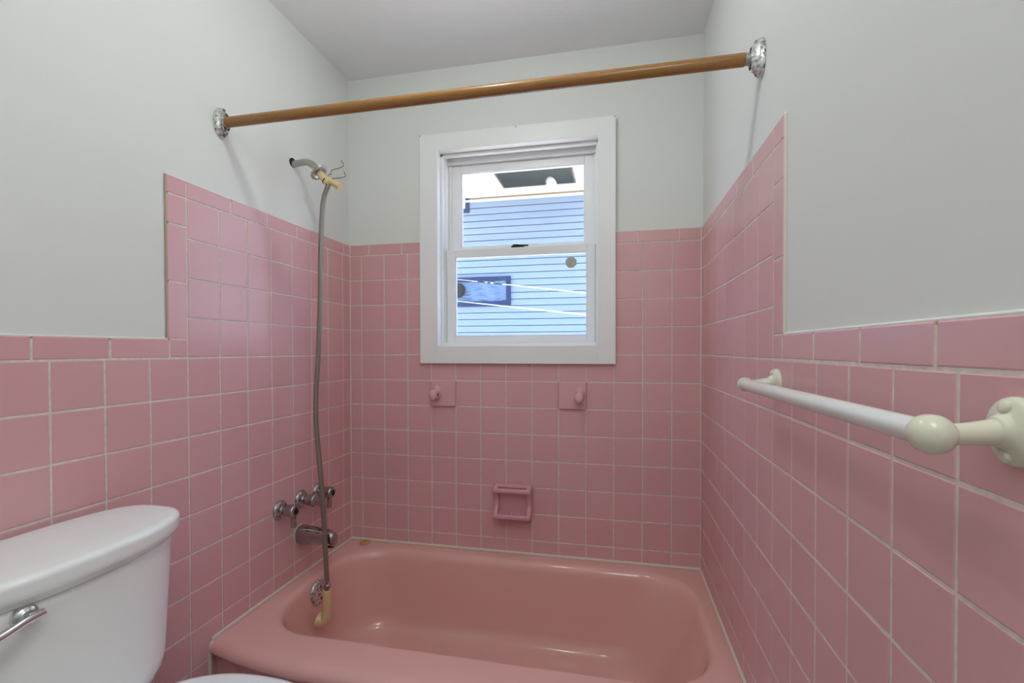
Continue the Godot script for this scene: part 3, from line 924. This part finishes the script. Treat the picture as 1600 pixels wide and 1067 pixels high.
func towel_bar() -> void:
	var y := 1.150
	var off := 0.062
	var za := 0.856; var zb := 1.445
	var t := group_node("towel_bar", Vector3(W, y, (za + zb) * 0.5))
	tag(t, "white towel bar on ivory round wall posts on the right wall", "towel bar")
	var zc := (za + zb) * 0.5
	var b := MB.new()
	b.tube([Vector3(-off, 0, za - zc - 0.002), Vector3(-off, 0, 0), Vector3(-off, 0, zb - zc)], 0.0118, 20)
	put(b.done(), "bar", M.towel_tube, t)
	for z in [za - zc, zb - zc]:
		b = MB.new()
		var X := along(Vector3(0, 0.004, z), Vector3(-1, 0, 0))
		b.lathe(crisp([Vector2(0.029, -0.001), Vector2(0.0295, 0.004), Vector2(0.026, 0.008), Vector2(0.018, 0.010), Vector2(0.014, 0.013), Vector2(0.0125, 0.018), Vector2(0.0, 0.018)], 0.0018), X, 32, 0.96)
		var pl := put(b.done(), "post", M.ivory, t)
		b = MB.new()
		b.tube([Vector3(-0.010, 0.004, z), Vector3(-0.018, 0.003, z), Vector3(-0.035, 0.001, z), Vector3(-off + 0.008, 0.0, z)], [0.0135, 0.0112, 0.0098, 0.0088], 18)
		put(b.done(), "neck", M.ivory, pl)
		b = MB.new()
		b.lathe([Vector2(0, -0.0178), Vector2(0.006, -0.017), Vector2(0.0115, -0.0138), Vector2(0.0158, -0.008), Vector2(0.0172, -0.002), Vector2(0.0165, 0.006), Vector2(0.014, 0.011), Vector2(0.0125, 0.014)] if z > 0 else [Vector2(0, -0.009), Vector2(0.010, -0.0085), Vector2(0.0138, -0.006), Vector2(0.0145, 0.0), Vector2(0.0145, 0.010), Vector2(0.0122, 0.011)], along(Vector3(-off, 0, z), Vector3(0, 0, -1) if z > 0 else Vector3(0, 0, 1)), 24)
		put(b.done(), "end_knob", M.ivory, pl)
		for s in [-1, 1]:
			b = MB.new()
			b.lathe(crisp([Vector2(0.006, -0.002), Vector2(0.006, 0.003), Vector2(0.003, 0.0045), Vector2(0.0, 0.0045)], 0.001), along(Vector3(-0.0085, 0.004 + s * 0.0205, z), Vector3(-1, s * 0.25, 0)), 12)
			put(b.done(), "screw_cover", M.ivory, pl)

# ------------------------------------------------------------------ toilet
func tank_loop(cx: float, a: float, cz: float, hw: float, bow: float, y: float, ex := 3.6) -> PackedVector3Array:
	var out := PackedVector3Array()
	for j in 64:
		var t := TAU * j / 64.0
		var c := cos(t); var s := sin(t)
		var x := signf(c) * pow(absf(c), 2.0 / ex)
		var z := signf(s) * pow(absf(s), 2.0 / ex)
		var px := a * x
		if x > 0: px += bow * minf(1.0, a / 0.08) * (1.0 - z * z) * x
		out.append(Vector3(cx + px, y, cz + hw * z))
	return out

func toilet() -> void:
	var t := group_node("toilet", Vector3(0.36, 0, 1.25))
	tag(t, "white two-piece toilet with chrome flush lever against the left wall", "toilet")
	var O := t.position
	var cz := 1.25 - O.z
	var cx := 0.125 - O.x
	var up := func(P: Array, called: String, m: Material) -> Node:
		var b := MB.new()
		var k := P.size() / 2
		var di: Vector3 = P[mini(k + 1, P.size() - 1)][0] - P[k - 1][0]
		var dj: Vector3 = P[k][1] - P[k][63]
		b.grid(P, true, 1.0 if di.cross(dj).x > 0 else -1.0)
		return put(b.done(), called, m, t)
	var P := []
	for q in [[0.522, 0.05, 0.10], [0.524, 0.070, 0.172], [0.533, 0.079, 0.186], [0.552, 0.085, 0.1955], [0.572, 0.087, 0.199], [0.63, 0.0885, 0.2035], [0.72, 0.091, 0.2085], [0.80, 0.093, 0.2125], [0.832, 0.094, 0.2145], [0.834, 0.02, 0.02]]:
		P.append(tank_loop(cx, q[1], cz, q[2], 0.026, q[0]))
	up.call(P, "tank", M.porcelain)
	P = []
	for q in [[0.818, 0.05, 0.1], [0.8185, 0.0955, 0.2165], [0.821, 0.0975, 0.2185], [0.826, 0.101, 0.223], [0.832, 0.106, 0.2285], [0.836, 0.108, 0.2305], [0.842, 0.109, 0.2315], [0.856, 0.109, 0.2315], [0.8615, 0.1075, 0.230], [0.8655, 0.103, 0.2255], [0.8675, 0.094, 0.2165], [0.8685, 0.06, 0.15], [0.869, 0.001, 0.001]]:
		P.append(tank_loop(cx, q[1], cz, q[2], 0.028, q[0], 3.2))
	up.call(P, "tank_lid", M.porcelain)
	# bowl and pedestal
	P = []
	for q in [[0.0, 0.33, 0.22, 0.115], [0.02, 0.33, 0.22, 0.115], [0.12, 0.33, 0.20, 0.10], [0.22, 0.35, 0.21, 0.11], [0.32, 0.39, 0.25, 0.155], [0.40, 0.415, 0.265, 0.182], [0.44, 0.42, 0.27, 0.188], [0.467, 0.42, 0.268, 0.186], [0.469, 0.42, 0.10, 0.08]]:
		P.append(tank_loop(q[1] - O.x, q[2], cz, q[3], 0.0, q[0], 2.3))
	up.call(P, "bowl", M.porcelain)
	var b := MB.new()
	b.rbox(Transform3D(Basis(), Vector3(0.12 - O.x, 0.455, cz)), Vector3(0.17, 0.14, 0.24), 0.03, 3)
	put(b.done(), "tank_shelf", M.porcelain, t)
	P = []
	for q in [[0.458, 0.05, 0.04], [0.459, 0.222, 0.188], [0.464, 0.226, 0.192], [0.474, 0.226, 0.192], [0.478, 0.222, 0.188], [0.4785, 0.05, 0.04]]:
		P.append(tank_loop(0.405 - O.x, q[1], cz - 0.035, q[2], 0.0, q[0] + 0.009, 2.35))
	up.call(P, "seat", M.seat)
	P = []
	for q in [[0.4795, 0.05, 0.04], [0.480, 0.224, 0.190], [0.483, 0.229, 0.195], [0.492, 0.230, 0.196], [0.498, 0.227, 0.193], [0.5015, 0.215, 0.182], [0.503, 0.16, 0.13], [0.5035, 0.001, 0.001]]:
		P.append(tank_loop(0.405 - O.x, q[1], cz - 0.035, q[2], 0.0, q[0] + 0.009, 2.35))
	up.call(P, "seat_lid", M.seat)
	# flush lever
	var f := Node3D.new()
	f.name = "flush_lever"
	t.add_child(f, true)
	b = MB.new()
	var lp := Vector3(0.2385 - O.x, 0.8035, 1.350 - O.z)
	b.lathe(crisp([Vector2(0.0, -0.006), Vector2(0.0175, -0.006), Vector2(0.0175, 0.004), Vector2(0.013, 0.009), Vector2(0.009, 0.011), Vector2(0.009, 0.022), Vector2(0, 0.022)], 0.0015), along(lp, Vector3(1, 0, 0.12)), 24)
	put(b.done(), "pivot", M.flush_chrome, f)
	b = MB.new()
	b.tube(spline([lp + Vector3(0.020, 0.001, -0.012), lp + Vector3(0.021, 0.0, 0.01), lp + Vector3(0.022, -0.006, 0.04), lp + Vector3(0.020, -0.014, 0.08)], 6), 0.0068, 16)
	put(b.done(), "handle", M.flush_chrome, f)

# ------------------------------------------------------------------ ceiling light (above the frame; the upper window pane mirrors its bulb)
func ceiling_light(at: Vector3) -> void:
	var t := group_node("ceiling_light", at)
	tag(t, "bare bulb in a round white ceiling lampholder", "ceiling light")
	var b := MB.new()
	b.lathe(crisp([Vector2(0.0, 0.0), Vector2(0.062, 0.0), Vector2(0.062, -0.008), Vector2(0.046, -0.022), Vector2(0.024, -0.030), Vector2(0.020, -0.089), Vector2(0.0, -0.089)], 0.002), Transform3D(), 32)
	put(b.done(), "lampholder", M.lamp_white, t)
	b = MB.new()
	b.lathe([Vector2(0.0, -0.0855), Vector2(0.010, -0.0868), Vector2(0.018, -0.0895), Vector2(0.026, -0.097), Vector2(0.0325, -0.108), Vector2(0.035, -0.120), Vector2(0.0325, -0.133), Vector2(0.026, -0.1445), Vector2(0.017, -0.152), Vector2(0.008, -0.1555), Vector2(0.0, -0.156)], Transform3D(), 28)
	var gm := mat(Color8(246, 244, 238), 0.3)
	gm.emission_enabled = true
	gm.emission = Color(0.955, 1.0, 0.975)
	gm.emission_energy_multiplier = 30.0
	put(b.done(), "bulb", gm, t)
	var l := OmniLight3D.new()
	l.name = "lamp_light"
	l.light_color = Color(0.955, 1.0, 0.975)
	l.light_energy = LAMP
	l.light_size = 0.033
	l.omni_range = 8.0
	l.omni_attenuation = 2.0
	l.shadow_enabled = true
	t.add_child(l)
	l.position = Vector3(0, -0.120, 0)

func panel_light(at: Vector3) -> void:
	var t := group_node("light_panel", at)
	tag(t, "long flat light panel on the ceiling behind the camera", "light panel")
	var b := MB.new()
	for r in [[-0.16, -0.14, -0.42, 0.42], [0.14, 0.16, -0.42, 0.42], [-0.14, 0.14, -0.42, -0.40], [-0.14, 0.14, 0.40, 0.42]]:
		b.bx(Vector3(r[0], -0.022, r[2]), Vector3(r[1], 0.0, r[3]), 0.003)
	put(b.done(), "frame", M.lamp_white, t)
	b = MB.new()
	b.box(Vector3(-0.14, -0.016, -0.40), Vector3(0.14, -0.006, 0.40))
	var gm := mat(Color8(246, 246, 244), 0.5)
	gm.emission_enabled = true
	gm.emission = Color(0.962, 0.995, 0.985)
	gm.emission_energy_multiplier = 1.0
	put(b.done(), "diffuser", gm, t)
	var l := AreaLight3D.new()
	l.name = "panel_area_light"
	l.area_size = Vector2(0.27, 0.78)
	l.area_normalize_energy = true
	l.light_color = Color(0.962, 0.995, 0.985)
	l.light_energy = PANEL
	l.area_range = 8.0
	l.area_attenuation = 2.0
	l.shadow_enabled = true
	t.add_child(l)
	l.position = Vector3(0, -0.024, 0)
	l.rotation = Vector3(-PI / 2, 0, 0)

# ------------------------------------------------------------------ outside
func outside() -> void:
	var Z := -5.2
	var b := MB.new()
	b.box(Vector3(-14, -0.75, -14), Vector3(14, -0.6, 8))
	structure(put(b.done(), "ground", M.ground), "pale paved ground between the houses", "ground")
	# own house: outer face, roof with eave
	b = MB.new()
	for r in [[-3.5, 0.411, -0.6, 2.56], [1.099, 5.0, -0.6, 2.56], [0.411, 1.099, -0.6, 1.23], [0.411, 1.099, 2.073, 2.56]]:
		b.box(Vector3(r[0], r[2], -0.185), Vector3(r[1], r[3], -0.16))
	structure(put(b.done(), "wall_outside", M.facade), "pale outside wall of the house round the bathroom window", "wall")
	b = MB.new()
	b.box(Vector3(-3.5, 2.56, -0.60), Vector3(5.0, 2.72, 4.5))
	structure(put(b.done(), "roof", M.roof), "grey roof slab with eave over the bathroom", "roof")

	var h := group_node("neighbor_house", Vector3(0, -0.6, Z))
	tag(h, "light blue clapboard house with white soffit outside the window", "house")
	var O := -h.position
	b = MB.new()
	b.box(Vector3(-5, -0.6, Z - 3.5) + O, Vector3(5, 3.6, Z - 0.034) + O)
	put(b.done(), "wall_core", M.siding[0], h)
	var lap := 0.1017
	var top := 3.52
	var k := 0
	var board := []
	for m in 1:
		b = MB.new()
		# clapboard: thick butt edge below, thin edge above
		var x0 := -5.0; var x1 := 5.0
		var A := [Vector2(0.012, 0.014), Vector2(lap, 0.003), Vector2(lap, -0.034), Vector2(0.012, -0.034)]
		for j in 4:
			var p: Vector2 = A[j]
			var q: Vector2 = A[(j + 1) % 4]
			var nn := Vector3(0, -(q.y - p.y), q.x - p.x)
			b.flat(Vector3(x0, p.x, p.y), Vector3(x1, p.x, p.y), Vector3(x1, q.x, q.y), Vector3(x0, q.x, q.y), nn.normalized())
		for x in [x0, x1]:
			b.flat(Vector3(x, A[0].x, A[0].y), Vector3(x, A[1].x, A[1].y), Vector3(x, A[2].x, A[2].y), Vector3(x, A[3].x, A[3].y), Vector3(signf(x), 0, 0))
		board.append(b.done())
	var y := top - lap
	while y > -0.6:
		var o := put(board[0], "siding_board", M.siding[rng.randi() % 3], h)
		o.position = Vector3(0, y, Z) + O
		y -= lap
	b = MB.new()
	b.box(Vector3(-5, 3.52, Z - 0.012) + O, Vector3(5, 3.552, Z + 0.030) + O)
	put(b.done(), "frieze_board", M.soffit, h)
	b = MB.new()
	b.box(Vector3(-5, 3.552, Z - 0.012) + O, Vector3(5, 3.588, Z + 0.018) + O)
	put(b.done(), "frieze_strip", M.frieze, h)
	b = MB.new()
	b.box(Vector3(-5.2, 3.586, Z - 0.3) + O, Vector3(5.2, 3.61, -3.55) + O)
	put(b.done(), "soffit", M.soffit, h)
	b = MB.new()
	b.box(Vector3(-5.2, 3.56, -3.57) + O, Vector3(5.2, 3.76, -3.53) + O)
	put(b.done(), "fascia", M.soffit, h)
	b = MB.new()
	b.box(Vector3(-5.3, 3.70, Z - 3.6) + O, Vector3(5.3, 3.82, -3.50) + O)
	put(b.done(), "roof", M.roof, h)
	# dark screened opening in the soffit
	b = MB.new()
	b.bx(Vector3(-0.395, 3.572, -4.795) + O, Vector3(0.612, 3.590, -4.05) + O, 0.002)
	var vent := put(b.done(), "soffit_vent", M.vent, h)
	vent.set_meta("label", "dark screened opening in the white soffit")
	b = MB.new()
	for r in [[-0.415, 0.632, -4.812, -4.795], [-0.415, -0.395, -4.812, -4.04], [0.612, 0.632, -4.812, -4.04]]:
		b.bx(Vector3(r[0], 3.566, r[2]) + O, Vector3(r[1], 3.592, r[3]) + O, 0.002)
	put(b.done(), "vent_frame", M.vent_edge, vent)
	b = MB.new()
	b.bx(Vector3(0.68, 3.560, -4.86) + O, Vector3(0.74, 3.588, -3.6) + O, 0.003)
	put(b.done(), "soffit_batten", M.soffit, h)
	b = MB.new()
	b.tube(spline([Vector3(-0.905, 3.59, -4.40) + O, Vector3(-0.905, 3.52, -4.40) + O, Vector3(-0.915, 3.505, -4.42) + O, Vector3(-0.935, 3.51, -4.42) + O], 4), 0.009, 8)
	put(b.done(), "hook", M.cable_dark, h)
	# navy windows
	house_window(h, O, -2.2, -0.39, 1.905, 2.352, 0.066, M.neigh_glass, true)
	house_window(h, O, -2.1, -1.048, 3.36, 3.70, 0.066, M.neigh_blind, false)

	cable("white overhead cable with dark splices, the upper one outside the window", Vector3(-1.356, 2.3405, -5.155), Vector3(1.580, 1.3987, -0.205), 0.0042, true)
	cable("plain white overhead cable, the lower one outside the window", Vector3(-1.357, 1.9985, -5.155), Vector3(1.580, 1.3083, -0.205), 0.0050, false)
	var d := group_node("wall_lantern", Vector3(-1.20, 2.17, Z))
	tag(d, "round dark lantern beside the navy-framed window of the blue house", "lantern")
	b = MB.new()
	b.lathe([Vector2(0.0, 0.0), Vector2(0.05, 0.0), Vector2(0.1, 0.05), Vector2(0.115, 0.10), Vector2(0.095, 0.16), Vector2(0.0, 0.19)], along(Vector3(0, -0.03, 0.02), Vector3(0, 0, 1)), 24)
	put(b.done(), "shade", M.cable_dark, d)

func house_window(h: Node, O: Vector3, x0: float, x1: float, y0: float, y1: float, fw: float, pane: Material, ripple: bool) -> void:
	var Z := -5.2
	var w := Node3D.new()
	w.name = numbered(h, "house_window")
	h.add_child(w, true)
	w.set_meta("label", "navy-framed window of the blue house")
	for r in [[x0, x0 + fw, y0, y1], [x1 - fw, x1, y0, y1], [x0 + fw, x1 - fw, y0, y0 + fw], [x0 + fw, x1 - fw, y1 - fw, y1]]:
		var b := MB.new()
		b.bx(Vector3(r[0], r[2], Z - 0.01) + O, Vector3(r[1], r[3], Z + (0.055 if ripple else 0.026)) + O, 0.004)
		put(b.done(), "frame_board", M.navy, w)
	var b := MB.new()
	if ripple:
		# old rippled obscure glass
		var P := []
		for i in 33:
			var row := PackedVector3Array()
			for j in 61:
				var u := j / 60.0; var q := i / 32.0
				row.append(Vector3(lerpf(x0 + fw, x1 - fw, u), lerpf(y0 + fw, y1 - fw, q), Z + 0.020 + 0.018 * sin(q * 40 + 2.4 * sin(u * 23)) * (0.55 + 0.45 * sin(u * 41 + q * 5))) + O)
			P.append(row)
		var n: Vector3 = (P[1][0] - P[0][0]).cross(P[0][1] - P[0][0])
		b.grid(P, false, 1.0 if n.z > 0 else -1.0)
	else:
		b.box(Vector3(x0 + fw, y0 + fw, Z + 0.005) + O, Vector3(x1 - fw, y1 - fw, Z + 0.02) + O)
	put(b.done(), "pane", pane, w)

func cable(label: String, a: Vector3, c: Vector3, r: float, splice: bool) -> void:
	var t := group_node("overhead_cable", a)
	tag(t, label, "cable")
	var b := MB.new()
	b.tube([Vector3.ZERO, (c - a) * 0.3, (c - a) * 0.6, c - a], r, 8)
	put(b.done(), "wire", M.cable_white, t)
	if splice:
		for s in [[0.30, 0.36], [0.375, 0.40], [0.42, 0.475]]:
			b = MB.new()
			b.tube([(c - a) * s[0], (c - a) * ((s[0] + s[1]) * 0.5), (c - a) * s[1]], [r * 1.1, r * 1.7, r * 1.1], 8)
			put(b.done(), "splice", M.cable_dark, t)
	for e in [Vector3.ZERO, c - a]:
		b = MB.new()
		b.rbox(Transform3D(Basis(), e), Vector3(0.03, 0.03, 0.03), 0.006)
		put(b.done(), "anchor", M.cable_dark, t)

# ------------------------------------------------------------------ build
const LAMP := 0.085
const PANEL := 0.68
const SKY := 2.2
const SUN := 6.6
const EXPOSURE := 1.04

func _ready() -> void:
	rng.seed = 77
	# camera: 1600 x 1067 frame, focal length 738.26 px, lens shifted by 22.6 px
	var cam := Camera3D.new()
	cam.name = "camera"
	cam.projection = Camera3D.PROJECTION_FRUSTUM
	cam.near = 0.05
	cam.far = 100.0
	cam.size = 0.05 * 1067.0 / 738.26
	cam.frustum_offset = Vector2(0, 0.05 * 22.62 / 738.26)
	cam.position = Vector3(1.14941, 1.22287, 1.91399)
	cam.rotation = Vector3(-0.01327, 0.21138, -0.00187)
	add_child(cam)
	cam.current = true
	var env := Environment.new()
	env.background_mode = Environment.BG_SKY
	var sky := Sky.new()
	var sm := ProceduralSkyMaterial.new()
	sm.sky_top_color = Color(0.52, 0.67, 0.92)
	sm.sky_horizon_color = Color(0.86, 0.91, 0.97)
	sm.ground_bottom_color = Color(0.55, 0.54, 0.50)
	sm.ground_horizon_color = Color(0.75, 0.76, 0.76)
	sm.sky_energy_multiplier = SKY
	sm.ground_energy_multiplier = 1.2
	sky.sky_material = sm
	env.sky = sky
	env.tonemap_mode = Environment.TONE_MAPPER_LINEAR
	env.tonemap_exposure = EXPOSURE
	env.sdfgi_enabled = true
	env.ssao_enabled = true
	env.ssil_enabled = true
	var we := WorldEnvironment.new()
	we.name = "world_environment"
	we.environment = env
	add_child(we)
	# sun high along the passage between the houses: lights the paving, not the blue wall
	var sun := DirectionalLight3D.new()
	sun.name = "sun"
	sun.light_color = Color(1.0, 0.96, 0.88)
	sun.light_energy = SUN
	sun.light_angular_distance = 0.5
	sun.shadow_enabled = true
	add_child(sun)
	sun.look_at_from_position(Vector3.ZERO, Vector3(-0.62, -0.78, -0.10), Vector3.UP)

	materials()
	shell()
	window()
	bathtub()
	caulk()
	outside()
	toilet()
	curtain_rod()
	shower()
	taps()
	towel_bar()
	soap_dish()
	post_plate(Vector3(0.05645 + 3.5 * T, Y0 - 5.5 * T, 0), -0.026, 1.0, "pink glazed post under the window's left side, open socket facing right")
	post_plate(Vector3(0.05645 + 8.5 * T, Y0 - 5.5 * T, 0), 0.030, -1.0, "pink glazed post under the window's right side, rounded face")
	rusty_ring()
	ceiling_light(Vector3(0.755, CEIL, 0.95))
	panel_light(Vector3(1.24, CEIL, 2.10))
